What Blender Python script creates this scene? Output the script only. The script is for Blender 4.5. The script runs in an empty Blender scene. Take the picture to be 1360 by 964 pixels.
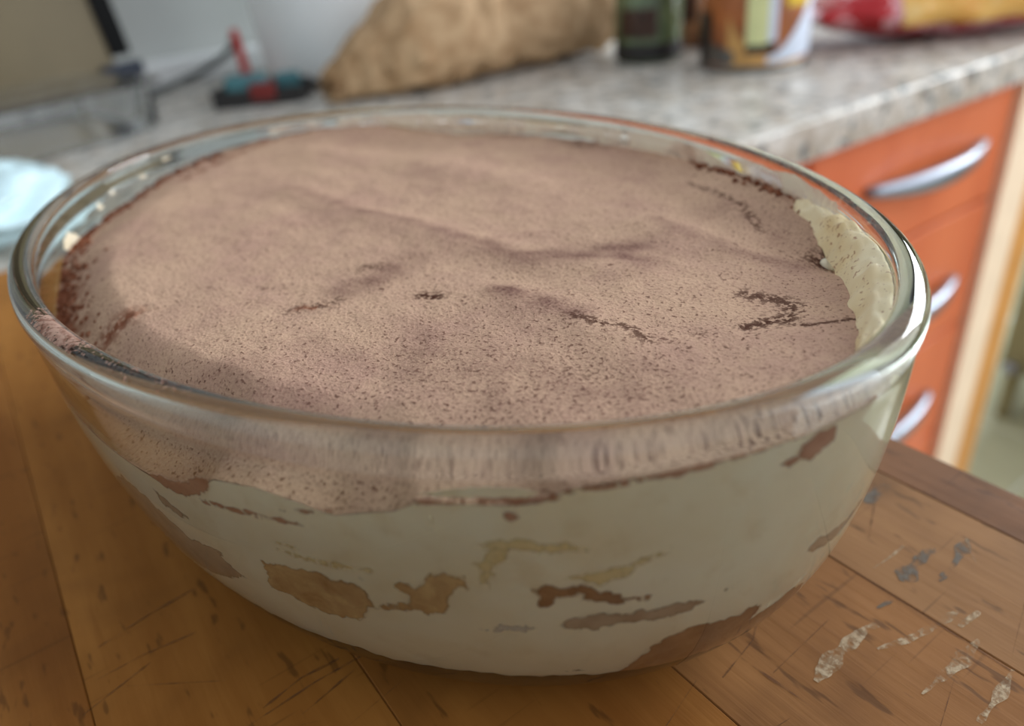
import bpy, bmesh, math, random
import numpy as np
from mathutils import Vector, Matrix, noise
from mathutils.geometry import delaunay_2d_cdt

# ------------------------------------------------------------------ camera, world, light, exposure
scene = bpy.context.scene
COL = scene.collection
random.seed(7)
rng = np.random.default_rng(5)

cam_data = bpy.data.cameras.new('camera')
cam_data.sensor_width = 36.0
cam_data.lens = 1000.7 / 1360 * 36.0
cam_data.clip_start = 0.01
cam_data.dof.use_dof = True
cam_data.dof.focus_distance = 0.140
cam_data.dof.aperture_fstop = 8.5
cam = bpy.data.objects.new('camera', cam_data)
COL.objects.link(cam)
RT = Vector((0.80499401, -0.58650871, -0.08939896))
UP = Vector((0.35886687, 0.36137472, 0.86059449))
FW = Vector((0.47243964, 0.72485574, -0.50138303))
cam.matrix_world = Matrix(((RT.x, UP.x, -FW.x, 0), (RT.y, UP.y, -FW.y, 0), (RT.z, UP.z, -FW.z, 0.135055), (0, 0, 0, 1)))
scene.camera = cam

world = bpy.data.worlds.new('world')
scene.world = world
world.use_nodes = True
bg = world.node_tree.nodes['Background']
bg.inputs[0].default_value = (0.86, 0.90, 1.0, 1)
bg.inputs[1].default_value = 0.60


def area_light(name, loc, target, sx, sy, power, color):
    d = bpy.data.lights.new(name, 'AREA')
    d.shape = 'RECTANGLE'; d.size = sx; d.size_y = sy; d.energy = power; d.color = color
    o = bpy.data.objects.new(name, d); COL.objects.link(o)
    o.location = loc
    o.rotation_euler = (Vector(target) - Vector(loc)).to_track_quat('-Z', 'Y').to_euler()
    return o


area_light('window_daylight', (1.75, -1.0, 0.8), (0.5, 0.4, 0.0), 2.4, 1.9, 34, (0.95, 0.98, 1.0))
area_light('window_daylight_far', (3.1, 0.35, 0.75), (0.5, 0.6, 0.0), 1.5, 1.3, 105, (0.88, 0.95, 1.0))

vs = scene.view_settings
vs.view_transform = 'Standard'; vs.look = 'None'; vs.gamma = 1.0; vs.use_curve_mapping = False
vs.exposure = 0.0

# ------------------------------------------------------------------ materials
def srgb(r, g, b):
    f = lambda c: c / 12.92 if c <= 0.04045 else ((c + 0.055) / 1.055) ** 2.4
    return (f(r / 255), f(g / 255), f(b / 255), 1)


class NT:
    def __init__(s, name):
        s.m = bpy.data.materials.new(name); s.m.use_nodes = True
        s.t = s.m.node_tree; s.n = s.t.nodes; s.b = s.n['Principled BSDF']
        s.tc = s.n.new('ShaderNodeTexCoord')

    def new(s, typ, **kw):
        n = s.n.new('ShaderNode' + typ)
        for k, v in kw.items(): setattr(n, k, v)
        return n

    def link(s, a, b): s.t.links.new(a, b)

    def noise(s, scale, detail=4, rough=0.55, dist=0.0, vec=None, mapping=None):
        n = s.new('TexNoise'); n.inputs['Scale'].default_value = scale; n.inputs['Detail'].default_value = detail
        n.inputs['Roughness'].default_value = rough; n.inputs['Distortion'].default_value = dist
        v = vec or s.tc.outputs['Object']
        if mapping:
            mp = s.new('Mapping'); mp.inputs['Scale'].default_value = mapping; s.link(v, mp.inputs[0]); v = mp.outputs[0]
        s.link(v, n.inputs['Vector'])
        return n.outputs['Fac']

    def ramp(s, fac, stops, interp='LINEAR'):
        r = s.new('ValToRGB'); r.color_ramp.interpolation = interp
        e = r.color_ramp.elements
        while len(e) < len(stops): e.new(0.5)
        for i, (p, c) in enumerate(stops):
            e[i].position = p; e[i].color = c if len(c) == 4 else (*c, 1)
        s.link(fac, r.inputs[0])
        return r.outputs[0]

    def rampf(s, fac, a, b, va=0.0, vb=1.0):
        m = s.new('MapRange'); m.interpolation_type = 'SMOOTHSTEP'
        m.inputs['From Min'].default_value = a; m.inputs['From Max'].default_value = b
        m.inputs['To Min'].default_value = va; m.inputs['To Max'].default_value = vb
        s.link(fac, m.inputs[0]); return m.outputs[0]

    def mix(s, fac, a, b, blend='MIX'):
        m = s.new('Mix', data_type='RGBA', blend_type=blend)
        for sock, v in ((m.inputs[0], fac), (m.inputs[6], a), (m.inputs[7], b)):
            if hasattr(v, 'links') or hasattr(v, 'is_linked'): s.link(v, sock)
            else: sock.default_value = v
        return m.outputs[2]

    def math(s, op, a, b=None):
        m = s.new('Math', operation=op)
        for i, v in enumerate((a, b)):
            if v is None: continue
            if hasattr(v, 'is_linked'): s.link(v, m.inputs[i])
            else: m.inputs[i].default_value = v
        return m.outputs[0]

    def attr(s, name):
        a = s.new('Attribute', attribute_name=name); return a.outputs['Fac']

    def color(s, c):
        if hasattr(c, 'is_linked'): s.link(c, s.b.inputs['Base Color'])
        else: s.b.inputs['Base Color'].default_value = c

    def bump(s, h, strength, dist):
        b = s.new('Bump'); b.inputs['Strength'].default_value = strength; b.inputs['Distance'].default_value = dist
        s.link(h, b.inputs['Height']); s.link(b.outputs[0], s.b.inputs['Normal'])

    def set(s, **kw):
        for k, v in kw.items():
            key = k.replace('_', ' ')
            if hasattr(v, 'is_linked'): s.link(v, s.b.inputs[key])
            else: s.b.inputs[key].default_value = v
        return s


def plain(name, c, rough=0.5, var=0.08, scale=60, metal=0.0, bump=0.0, **kw):
    t = NT(name)
    n = t.noise(scale, 4)
    dk = tuple(x * (1 - var) for x in c[:3]) + (1,); lt = tuple(min(1, x * (1 + var)) for x in c[:3]) + (1,)
    t.color(t.ramp(n, [(0.3, dk), (0.7, lt)]))
    t.set(Roughness=rough, Metallic=metal)
    if bump: t.bump(n, bump, 0.001)
    t.set(**kw)
    return t.m


def mat_glass(name, tint=(0.93, 0.97, 0.95, 1), ior=1.47, rough=0.0):
    t = NT(name)
    t.set(Roughness=rough, IOR=ior, Transmission_Weight=1.0)
    n = t.noise(220, 3)
    t.color(t.ramp(n, [(0.4, tint), (0.6, tuple(min(1, x * 1.02) for x in tint[:3]) + (1,))]))
    return t.m


def mat_wood(name, base, dark, seed, grey=0.0):
    t = NT(name)
    mp = t.new('Mapping'); mp.inputs['Location'].default_value = (seed * 1.37, seed * 0.71, seed * 0.3)
    t.link(t.tc.outputs['Object'], mp.inputs[0]); v = mp.outputs[0]
    g1 = t.noise(26, 6, 0.6, 0.6, v, (1.0, 0.14, 1))
    g2 = t.noise(330, 4, 0.65, 0.2, v, (1.0, 0.07, 1))
    flk = t.noise(420, 2, 0.5, 0.0, v, (1.0, 0.22, 1))
    blot = t.noise(16, 4, 0.6, 0.3, v)
    c = t.mix(t.rampf(g1, 0.3, 0.72), base, dark)
    c = t.mix(t.rampf(g2, 0.52, 0.75, 0, 0.45), c, dark)
    c = t.mix(t.rampf(flk, 0.62, 0.72, 0, 0.6), c, tuple(x * 0.35 for x in dark[:3]) + (1,))
    c = t.mix(t.rampf(blot, 0.45, 0.75, 0, 0.6), c, tuple(x * 0.62 for x in dark[:3]) + (1,))
    # fine criss-cross knife marks worn into the top
    for ang, th, sc in ((0.15, 0.735, 60), (-0.5, 0.745, 50)):
        m2 = t.new('Mapping'); m2.inputs['Rotation'].default_value = (0, 0, ang); m2.inputs['Scale'].default_value = (0.10, 2.6, 1)
        t.link(v, m2.inputs[0])
        k = t.noise(sc * 3, 2, 0.4, 0.0, m2.outputs[0])
        c = t.mix(t.rampf(k, th - 0.05, th, 0, 0.3), c, tuple(x * 0.33 for x in dark[:3]) + (1,))
    t.color(c)
    t.set(Roughness=t.rampf(g1, 0.2, 0.8, 0.6, 0.75), Specular_IOR_Level=0.2)
    t.bump(g2, 0.25, 0.0006)
    return t.m


M = {}
M['glass'] = mat_glass('clear_glass', (0.95, 0.98, 0.965, 1))
_t = M['glass'].node_tree; _v = _t.nodes.new('ShaderNodeVolumeAbsorption')
_v.inputs['Color'].default_value = (0.58, 0.66, 0.60, 1); _v.inputs['Density'].default_value = 50
_t.links.new(_v.outputs[0], _t.nodes['Material Output'].inputs['Volume'])
M['glass_far'] = mat_glass('clear_plastic', (0.9, 0.93, 0.95, 1), 1.35, 0.08)

# cocoa dusting
t = NT('cocoa_powder')
big = t.noise(30, 5, 0.6, 0.4); med = t.noise(150, 4, 0.6); fine = t.noise(1500, 3, 0.6); spk = t.noise(1250, 2, 0.5); spk2 = t.noise(420, 2, 0.5)
dark = t.attr('dark'); soft = t.attr('soft'); red = t.attr('red')
c = t.mix(t.rampf(big, 0.35, 0.68), srgb(200, 166, 140), srgb(188, 152, 132))
c = t.mix(t.rampf(med, 0.4, 0.72, 0, 0.5), c, srgb(204, 170, 142))
c = t.mix(t.rampf(fine, 0.5, 0.68, 0, 0.45), c, srgb(140, 102, 88))
sp = t.math('ADD', spk, t.math('MULTIPLY', t.attr('grain'), 0.055))
c = t.mix(t.rampf(sp, 0.635, 0.69, 0, 0.75), c, srgb(96, 62, 50))
c = t.mix(t.rampf(spk2, 0.725, 0.755, 0, 0.8), c, srgb(92, 56, 44))
sf = t.math('MULTIPLY', soft, t.rampf(fine, 0.3, 0.62, 0.55, 1))
c = t.mix(sf, c, srgb(112, 78, 70))
dk = t.math('MULTIPLY', dark, t.rampf(t.math('ADD', t.noise(750, 4, 0.7), t.math('MULTIPLY', dark, 0.17)), 0.56, 0.66, 0.0, 1.0))
c = t.mix(dk, c, srgb(74, 42, 30))
rd = t.math('MULTIPLY', red, t.rampf(t.math('ADD', t.noise(300, 4, 0.6), t.math('MULTIPLY', red, 0.15)), 0.48, 0.6, 0.0, 1.0))
c = t.mix(rd, c, srgb(122, 66, 42))
t.color(c); t.set(Roughness=0.95, Specular_IOR_Level=0.1)
t.bump(t.math('ADD', fine, t.math('MULTIPLY', spk, 0.7)), 0.55, 0.0005)
M['cocoa'] = t.m

t = NT('cocoa_crumbs')
f = t.noise(500, 4, 0.6)
t.color(t.ramp(f, [(0.35, srgb(96, 50, 32)), (0.55, srgb(140, 86, 62)), (0.72, srgb(176, 132, 108))]))
t.set(Roughness=0.95, Specular_IOR_Level=0.1); t.bump(f, 0.9, 0.001)
M['crumb'] = t.m

t = NT('cocoa_film')
f = t.noise(700, 4, 0.6); g = t.noise(120, 3, 0.6)
t.color(t.mix(t.rampf(f, 0.4, 0.65), srgb(176, 144, 128), srgb(128, 92, 78)))
t.set(Roughness=0.95, Specular_IOR_Level=0.05, Alpha=t.rampf(t.math('ADD', t.math('MULTIPLY', t.attr('dens'), 0.55), t.math('ADD', t.noise(1300, 3, 0.6), t.math('MULTIPLY', g, 0.4))), 0.80, 0.98, 0, 0.95))
M['cocoa_film'] = t.m

t = NT('mascarpone_cream')
b1 = t.noise(30, 4, 0.6, 0.5); b2 = t.noise(140, 4, 0.6)
c = t.mix(t.rampf(b1, 0.35, 0.7), srgb(236, 224, 198), srgb(230, 212, 178))
c = t.mix(t.rampf(b2, 0.52, 0.75, 0, 0.4), c, srgb(212, 188, 146))
t.color(c); t.set(Roughness=0.45, Subsurface_Weight=0.15, Subsurface_Scale=0.004)
t.b.inputs['Subsurface Radius'].default_value = (1.0, 0.8, 0.5)
t.bump(b2, 0.15, 0.001)
M['cream'] = t.m

t = NT('cream_dusted')
f = t.noise(950, 3, 0.6); g = t.noise(60, 3)
c = t.mix(t.rampf(g, 0.35, 0.7), srgb(242, 226, 188), srgb(228, 202, 152))
c = t.mix(t.rampf(t.math('ADD', f, t.math('MULTIPLY', g, 0.25)), 0.72, 0.80, 0, 0.8), c, srgb(160, 108, 78))
t.color(c); t.set(Roughness=0.5); t.bump(t.noise(160, 4), 0.2, 0.001)
M['cream_dusted'] = t.m

t = NT('cream_film')
f = t.noise(90, 5, 0.65, 0.6)
t.color(t.ramp(f, [(0.4, srgb(222, 200, 182)), (0.62, srgb(236, 228, 208))]))
t.set(Roughness=0.5, Alpha=t.rampf(f, 0.25, 0.55, 0.35, 0.97))
M['cream_film'] = t.m

def soaked(name, a, b, c3, soft=0.0011, top=1.0):
    t = NT(name); f = t.noise(150, 5, 0.65, 0.4); g = t.noise(55, 3)
    t.color(t.mix(t.rampf(g, 0.45, 0.7, 0, 0.6), t.ramp(f, [(0.3, a), (0.7, b)]), c3))
    t.set(Roughness=0.5, Alpha=t.rampf(t.math('ADD', t.math('DIVIDE', t.attr('inset'), soft), t.math('MULTIPLY', t.math('SUBTRACT', t.noise(420, 4, 0.65), 0.5), 2.2)), 0.1, 0.9, 0.0, top)); t.bump(f, 0.4, 0.001); return t.m
M['smear'] = soaked('smeared_cocoa', srgb(150, 98, 74), srgb(188, 142, 118), srgb(168, 120, 98), 0.0007)
M['sponge_dark'] = soaked('coffee_soaked_sponge_dark', srgb(124, 84, 56), srgb(170, 128, 92), srgb(150, 118, 94))
M['sponge_mid'] = soaked('coffee_soaked_sponge', srgb(156, 112, 66), srgb(218, 182, 130), srgb(184, 150, 108))
M['sponge_grey'] = soaked('coffee_soaked_sponge_pale', srgb(160, 136, 112), srgb(192, 168, 142), srgb(144, 114, 90))
M['stain'] = soaked('coffee_stained_cream', srgb(222, 196, 140), srgb(230, 208, 160), srgb(226, 210, 172), 0.0013, 0.85)
M['stain_grey'] = soaked('whey_stained_cream', srgb(196, 188, 178), srgb(206, 198, 186), srgb(190, 180, 172), 0.0010, 0.85)

M['base_shade'] = plain('painted_base_shadow', srgb(58, 48, 36), 0.4, 0.25, 120)  # dark tone of the added contact-shadow band
M['plank_a'] = mat_wood('board_wood_a', srgb(172, 116, 52), srgb(136, 84, 28), 1)
M['plank_b'] = mat_wood('board_wood_b', srgb(168, 112, 50), srgb(130, 78, 26), 2)
M['plank_c'] = mat_wood('board_wood_c', srgb(158, 108, 60), srgb(120, 76, 36), 3)
M['plank_d'] = mat_wood('board_wood_d', srgb(160, 116, 72), srgb(128, 88, 52), 4)
M['plank_e'] = mat_wood('board_wood_edge', srgb(136, 92, 58), srgb(102, 66, 38), 5)
t = NT('dark_knife_groove')
f = t.noise(260, 3, 0.6); t.color(t.ramp(f, [(0.3, srgb(92, 54, 22)), (0.7, srgb(116, 70, 30))])); t.set(Roughness=0.8, Alpha=t.rampf(f, 0.35, 0.65, 0.15, 0.75)); M['scratch_dark'] = t.m
t = NT('flour_residue')
f = t.noise(500, 4, 0.7); g = t.noise(150, 3)
t.color(t.ramp(f, [(0.3, srgb(176, 148, 112)), (0.7, srgb(206, 186, 154))]))
t.set(Roughness=0.8, Alpha=t.rampf(t.math('ADD', f, t.math('MULTIPLY', g, 0.7)), 0.70, 1.05, 0.03, 0.75)); M['residue'] = t.m
t = NT('grey_stain')
f = t.noise(300, 4, 0.7)
t.color(t.ramp(f, [(0.3, srgb(84, 76, 66)), (0.7, srgb(108, 98, 84))]))
t.set(Roughness=0.7, Alpha=t.rampf(f, 0.36, 0.62, 0.0, 0.85)); M['grey_stain'] = t.m

t = NT('granite')
a = t.noise(34, 5, 0.6, 0.3); b = t.noise(75, 4, 0.6, 0.2); vo = t.new('TexVoronoi'); vo.inputs['Scale'].default_value = 130
t.link(t.tc.outputs['Object'], vo.inputs['Vector'])
c = t.mix(t.rampf(a, 0.35, 0.65), srgb(214, 210, 202), srgb(166, 154, 138))
c = t.mix(t.rampf(vo.outputs['Color'], 0.2, 0.9, 0, 0.4), c, srgb(206, 204, 198))
c = t.mix(t.rampf(b, 0.54, 0.60, 0, 0.9), c, srgb(88, 98, 102))
c = t.mix(t.rampf(t.noise(60, 3), 0.60, 0.70, 0, 0.7), c, srgb(130, 104, 84))
t.color(c); t.set(Roughness=0.36, Specular_IOR_Level=0.35); M['granite'] = t.m

M['wall'] = plain('white_painted_wall', srgb(198, 200, 196), 0.8, 0.03, 12)
M['trimwhite'] = plain('white_upstand', srgb(246, 248, 248), 0.5, 0.03)
t = NT('cherry_laminate')
g1 = t.noise(16, 5, 0.6, 0.5, None, (1.0, 1, 0.18)); g2 = t.noise(200, 4, 0.6, 0, None, (1.0, 1, 0.05))
c = t.mix(t.rampf(g1, 0.35, 0.7), srgb(216, 116, 70), srgb(204, 102, 58)); c = t.mix(t.rampf(g2, 0.5, 0.7, 0, 0.35), c, srgb(190, 90, 48))
t.color(c); t.set(Roughness=0.4); M['cherry'] = t.m
M['carcass'] = plain('cabinet_carcass', srgb(168, 76, 40), 0.5)
M['steel'] = plain('brushed_steel', srgb(150, 156, 168), 0.36, 0.05, 200, 1.0)
M['pale_wood'] = plain('pale_birch', srgb(246, 224, 194), 0.45, 0.05, 30)
M['oak'] = plain('yellow_oak', srgb(206, 146, 74), 0.45, 0.1, 30)
M['olive'] = plain('olive_paint', srgb(126, 122, 92), 0.6, 0.06, 20)
M['grout'] = plain('pale_grout', srgb(206, 212, 198), 0.8)
M['tile'] = plain('floor_tile_glaze', srgb(176, 176, 148), 0.25, 0.06, 14)
M['bucket'] = plain('white_plastic', srgb(246, 250, 252), 0.35, 0.02, 20)
t = NT('brown_paper')
f = t.noise(60, 5, 0.6, 0.3); g = t.noise(26, 4, 0.6)
c = t.mix(t.rampf(f, 0.35, 0.7), srgb(196, 164, 126), srgb(168, 134, 96)); c = t.mix(t.rampf(g, 0.5, 0.75, 0, 0.5), c, srgb(146, 106, 66))
t.color(c); t.set(Roughness=0.8); t.bump(f, 0.15, 0.002); M['paper'] = t.m
M['blue'] = plain('bright_blue_plastic', srgb(70, 160, 205), 0.35)
M['beige'] = plain('beige_laminate', srgb(126, 112, 82), 0.5, 0.12, 8)
M['black'] = plain('black_rubber', srgb(6, 7, 8), 0.9)
M['navy'] = plain('navy_plastic', srgb(36, 46, 64), 0.45)
M['red'] = plain('red_plastic', srgb(186, 44, 34), 0.4)
M['darkred'] = plain('dark_red_card', srgb(120, 34, 30), 0.5)
M['teal'] = plain('teal_plastic', srgb(66, 118, 126), 0.4)
M['dark'] = plain('dark_plastic_and_shade', srgb(38, 36, 36), 0.5)
M['cable'] = plain('grey_cable', srgb(52, 60, 58), 0.5)
M['palecyan'] = plain('pale_blue_plastic', srgb(198, 224, 230), 0.3, 0.04, 30, 0, 0, Alpha=1.0)
M['jarglass'] = plain('dark_green_jar_glass', srgb(92, 108, 78), 0.08, 0.5, 40, Specular_IOR_Level=0.7)
M['jarfood'] = plain('dark_jar_contents', srgb(60, 36, 24), 0.4, 0.4, 60)
M['jarbrown'] = plain('amber_jar', srgb(140, 104, 74), 0.15, 0.2, 40)
M['pink'] = plain('pinkish_lid', srgb(196, 140, 116), 0.4)
M['can_brown'] = plain('tin_print_brown', srgb(170, 100, 52), 0.3, 0.5, 24)
M['can_tan'] = plain('tin_print_tan', srgb(206, 158, 92), 0.3, 0.1)
M['can_lime'] = plain('tin_print_lime', srgb(222, 228, 168), 0.3, 0.05)
M['can_white'] = plain('tin_white_print_and_highlight', srgb(214, 224, 240), 0.3, 0.05)
M['can_yellow'] = plain('tin_print_yellow', srgb(226, 190, 40), 0.3, 0.08)
M['can_dark'] = plain('tin_print_dark', srgb(46, 40, 38), 0.3, 0.2)
M['can_metal'] = plain('tin_rim_metal', srgb(120, 118, 116), 0.3, 0.1, 60, 1.0)
t = NT('red_wrapper')
f = t.noise(24, 4, 0.6, 0.8)
t.color(t.ramp(f, [(0.40, srgb(168, 26, 32)), (0.48, srgb(186, 40, 46)), (0.54, srgb(232, 186, 192)), (0.62, srgb(172, 30, 36))]))  # pink stop puts highlights of the crumpled film into the colour
t.set(Roughness=0.15); M['wrap_red'] = t.m
t = NT('yellow_wrapper')
f = t.noise(22, 4, 0.6, 0.5)
t.color(t.ramp(f, [(0.35, srgb(224, 160, 72)), (0.6, srgb(236, 190, 104)), (0.75, srgb(240, 210, 150))]))
t.set(Roughness=0.12); M['wrap_yellow'] = t.m
M['wrap_clear'] = plain('pinkish_film', srgb(214, 190, 200), 0.12, 0.08)

# ------------------------------------------------------------------ helpers
def tag(o, label=None, cat=None, group=None, kind=None):
    if label: o['label'] = label
    if cat: o['category'] = cat
    if group: o['group'] = group
    if kind: o['kind'] = kind
    return o


def empty(name, loc=(0, 0, 0), rz=0.0):
    o = bpy.data.objects.new(name, None); COL.objects.link(o)
    o.empty_display_size = 0.02; o.location = loc; o.rotation_euler = (0, 0, rz)
    return o


def mesh_obj(name, verts, faces, mat, parent=None, smooth=False, loc=None):
    me = bpy.data.meshes.new(name)
    me.from_pydata([tuple(map(float, v)) for v in verts], [], faces)
    me.update()
    if smooth: me.polygons.foreach_set('use_smooth', [True] * len(me.polygons))
    me.materials.append(M[mat] if isinstance(mat, str) else mat)
    o = bpy.data.objects.new(name, me); COL.objects.link(o)
    if parent: o.parent = parent
    if loc: o.location = loc
    return o


def bm_obj(name, bm, mat, parent=None, smooth=False, loc=None):
    bmesh.ops.recalc_face_normals(bm, faces=bm.faces)
    me = bpy.data.meshes.new(name); bm.to_mesh(me); bm.free()
    if smooth: me.polygons.foreach_set('use_smooth', [True] * len(me.polygons))
    me.materials.append(M[mat])
    o = bpy.data.objects.new(name, me); COL.objects.link(o)
    if parent: o.parent = parent
    if loc: o.location = loc
    return o


def box(name, x0, x1, y0, y1, z0, z1, mat, parent=None, bevel=0.0, seg=2):
    bm = bmesh.new(); bmesh.ops.create_cube(bm, size=1)
    bmesh.ops.scale(bm, vec=(x1 - x0, y1 - y0, z1 - z0), verts=bm.verts)
    bmesh.ops.translate(bm, vec=((x0 + x1) / 2, (y0 + y1) / 2, (z0 + z1) / 2), verts=bm.verts)
    if bevel: bmesh.ops.bevel(bm, geom=bm.edges[:], offset=bevel, segments=seg, affect='EDGES', profile=0.5)
    return bm_obj(name, bm, mat, parent, smooth=False)


def lathe(name, prof, mat, parent=None, n=48, loc=None, a0=0.0, a1=2 * math.pi):
    full = abs(a1 - a0 - 2 * math.pi) < 1e-6
    cols = n if full else n + 1
    verts, faces = [], []
    for r, z in prof:
        for j in range(cols):
            a = a0 + (a1 - a0) * j / n
            verts.append((r * math.cos(a), r * math.sin(a), z))
    for i in range(len(prof) - 1):
        for j in range(n):
            k = (j + 1) % cols if full else j + 1
            faces.append((i * cols + j, i * cols + k, (i + 1) * cols + k, (i + 1) * cols + j))
    return mesh_obj(name, verts, faces, mat, parent, True, loc)


def tube(name, pts, rad, mat, parent=None, n=10, smooth_pts=True):
    P = [Vector(p) for p in pts]
    if smooth_pts and len(P) > 2:
        Q = []
        for i in range(len(P) - 1):
            p0, p1, p2, p3 = P[max(i - 1, 0)], P[i], P[i + 1], P[min(i + 2, len(P) - 1)]
            for s in range(8):
                u = s / 8
                Q.append(0.5 * ((2 * p1) + (p2 - p0) * u + (2 * p0 - 5 * p1 + 4 * p2 - p3) * u * u + (3 * p1 - p0 - 3 * p2 + p3) * u ** 3))
        Q.append(P[-1]); P = Q
    verts, faces = [], []
    for i, p in enumerate(P):
        d = (P[min(i + 1, len(P) - 1)] - P[max(i - 1, 0)]).normalized()
        u = d.cross(Vector((0, 0, 1)));  u = u.normalized() if u.length > 1e-4 else Vector((1, 0, 0))
        w = u.cross(d).normalized()
        r = rad(i / (len(P) - 1)) if callable(rad) else rad
        for j in range(n):
            a = 2 * math.pi * j / n
            verts.append(p + (u * math.cos(a) + w * math.sin(a)) * r)
    for i in range(len(P) - 1):
        for j in range(n):
            k = (j + 1) % n
            faces.append((i * n + j, i * n + k, (i + 1) * n + k, (i + 1) * n + j))
    faces.append(tuple(range(n))[::-1]); faces.append(tuple((len(P) - 1) * n + j for j in range(n)))
    return mesh_obj(name, verts, faces, mat, parent, True)


def fbm(x, y, z, freq, octv=4):
    return noise.fractal(Vector((x * freq, y * freq, z * freq)), 1.0, 2.0, octv)


def in_poly(x, y, poly):
    c = False; j = len(poly) - 1
    for i in range(len(poly)):
        xi, yi = poly[i]; xj, yj = poly[j]
        if (yi > y) != (yj > y) and x < (xj - xi) * (y - yi) / (yj - yi) + xi: c = not c
        j = i
    return c


def ragged(poly, sub, amp, seed):
    """subdivide an outline and roughen it"""
    out = []
    n = len(poly)
    for i in range(n):
        a, b = poly[i], poly[(i + 1) % n]
        for s in range(sub):
            u = s / sub
            x = a[0] + (b[0] - a[0]) * u; y = a[1] + (b[1] - a[1]) * u
            out.append((x + amp * noise.noise(Vector((x * 0.9 / amp, y * 0.9 / amp, seed))), y + amp * noise.noise(Vector((x * 0.9 / amp, y * 0.9 / amp, seed + 9.3)))))
    return out


def fill(poly, step):
    """triangulated outline with interior points -> (pts2d, tris, edge distance)"""
    xs = [p[0] for p in poly]; ys = [p[1] for p in poly]
    pts = [Vector(p) for p in poly]
    edges = [(i, (i + 1) % len(poly)) for i in range(len(poly))]
    x = min(xs) + step / 2; r = 0
    while x < max(xs):
        y = min(ys) + step / 2
        while y < max(ys):
            if in_poly(x, y, poly): pts.append(Vector((x, y)))
            y += step
        x += step
    v, e, f, *_ = delaunay_2d_cdt(pts, edges, [], 1, 1e-9)
    P = np.array(poly)
    D = [float(np.min(np.hypot(P[:, 0] - q[0], P[:, 1] - q[1]))) for q in v]
    return v, [tuple(k) for k in f], D

# ------------------------------------------------------------------ the room
ZC = -0.015          # worktop level (board top is 0)
ZF = -0.90           # floor level
YC = 0.353           # front edge of the far worktop
# floor: slab + tiles with recessed joints
fl = box('floor', -1.0, 3.2, -1.6, 1.4, ZF - 0.05, ZF - 0.004, 'grout'); tag(fl, kind='structure')
tile_me = None
for i in range(13):
    for j in range(9):
        x0, y0 = -0.98 + i * 0.32, -1.58 + j * 0.33
        if tile_me is None:
            o = box('tile', 0.004, 0.316, 0.004, 0.326, 0, 0.006, 'tile', fl, 0.002, 1); tile_me = o.data
        else:
            o = bpy.data.objects.new('tile', tile_me); COL.objects.link(o); o.parent = fl
        o.location = (x0, y0, ZF - 0.006)
tag(box('wall_back', -1.0, 1.6, 1.22, 1.32, ZF, 1.6, 'wall'), kind='structure')
tag(box('wall_left', -1.1, -1.0, -1.6, 1.32, ZF, 1.6, 'wall'), kind='structure')
tag(box('wall_right', 3.2, 3.3, -1.6, 1.4, ZF, 1.6, 'olive'), kind='structure')
tag(box('trim_1', -1.0, 1.05, 1.160, 1.22, ZC, ZC + 0.03, 'trimwhite', None, 0.004), kind='structure')

# L-shaped granite worktop
XL = 0.150
bm = bmesh.new()
outline = [(-0.99, -0.9), (XL, -0.9), (XL, YC), (1.05, YC), (1.05, 1.16), (-0.99, 1.16)]
vb = [bm.verts.new((x, y, ZC - 0.033)) for x, y in outline]
f = bm.faces.new(vb)
r = bmesh.ops.extrude_face_region(bm, geom=[f])
bmesh.ops.translate(bm, vec=(0, 0, 0.033), verts=[g for g in r['geom'] if isinstance(g, bmesh.types.BMVert)])
bmesh.ops.bevel(bm, geom=[e for e in bm.edges if abs(e.verts[0].co.z - e.verts[1].co.z) < 1e-6 and e.verts[0].co.z > ZC - 0.01], offset=0.004, segments=3, affect='EDGES')
o = bm_obj('granite_worktop', bm, 'granite')
tag(o, 'speckled grey granite worktop running behind the glass dish above the red drawers', 'worktop')

# drawer unit facing -Y
ZT = ZC - 0.034
cab = empty('drawer_cabinet', (0, 0, ZF)); tag(cab, 'orange-red wooden drawer cabinet with three curved steel handles under the granite', 'cabinet')
def cbox(name, x0, x1, y0, y1, z0, z1, mat, par=cab, bev=0.0):
    o = box(name, x0, x1, y0, y1, z0 - ZF, z1 - ZF, mat, par, bev); return o
cbox('body', 0.552, 0.898, YC + 0.035, 1.18, ZF, ZT, 'carcass')
DX0, DX1 = 0.553, 0.897
for (z0, z1, zh) in ((-0.173, ZT - 0.004, -0.108), (-0.329, -0.177, -0.262), (-0.489, -0.333, -0.418), (-0.79, -0.493, -0.60)):
    fr = cbox('drawer', DX0, DX1, YC + 0.012, YC + 0.034, z0, z1, 'cherry', cab, 0.002)
    # crescent handle: bowed out and thickest in the middle
    V, F = [], []
    n = 20
    for i in range(n + 1):
        u = i / n * 2 - 1
        x = 0.742 + u * 0.105
        bow = (1 - u * u) * 0.018 + 0.003
        hh = 0.0045 + 0.0055 * (1 - u * u)
        dd = 0.004 + 0.003 * (1 - u * u)
        yc = YC + 0.012 - bow
        for (sy, sz) in ((-1, -0.6), (-0.6, -1), (0.6, -1), (1, -0.6), (1, 0.6), (0.6, 1), (-0.6, 1), (-1, 0.6)):
            V.append((x, yc + sy * dd, zh - ZF + sz * hh + 0.004 * u * u))
    for i in range(n):
        for j in range(8):
            k = (j + 1) % 8; F.append((i * 8 + j, (i + 1) * 8 + j, (i + 1) * 8 + k, i * 8 + k))
    F.append(tuple(range(8))); F.append(tuple(n * 8 + j for j in range(8))[::-1])
    hd = mesh_obj('handle', V, F, 'steel', fr, True)
cbox('plinth', DX0, DX1, YC + 0.06, YC + 0.08, ZF, -0.795, 'carcass')
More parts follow.
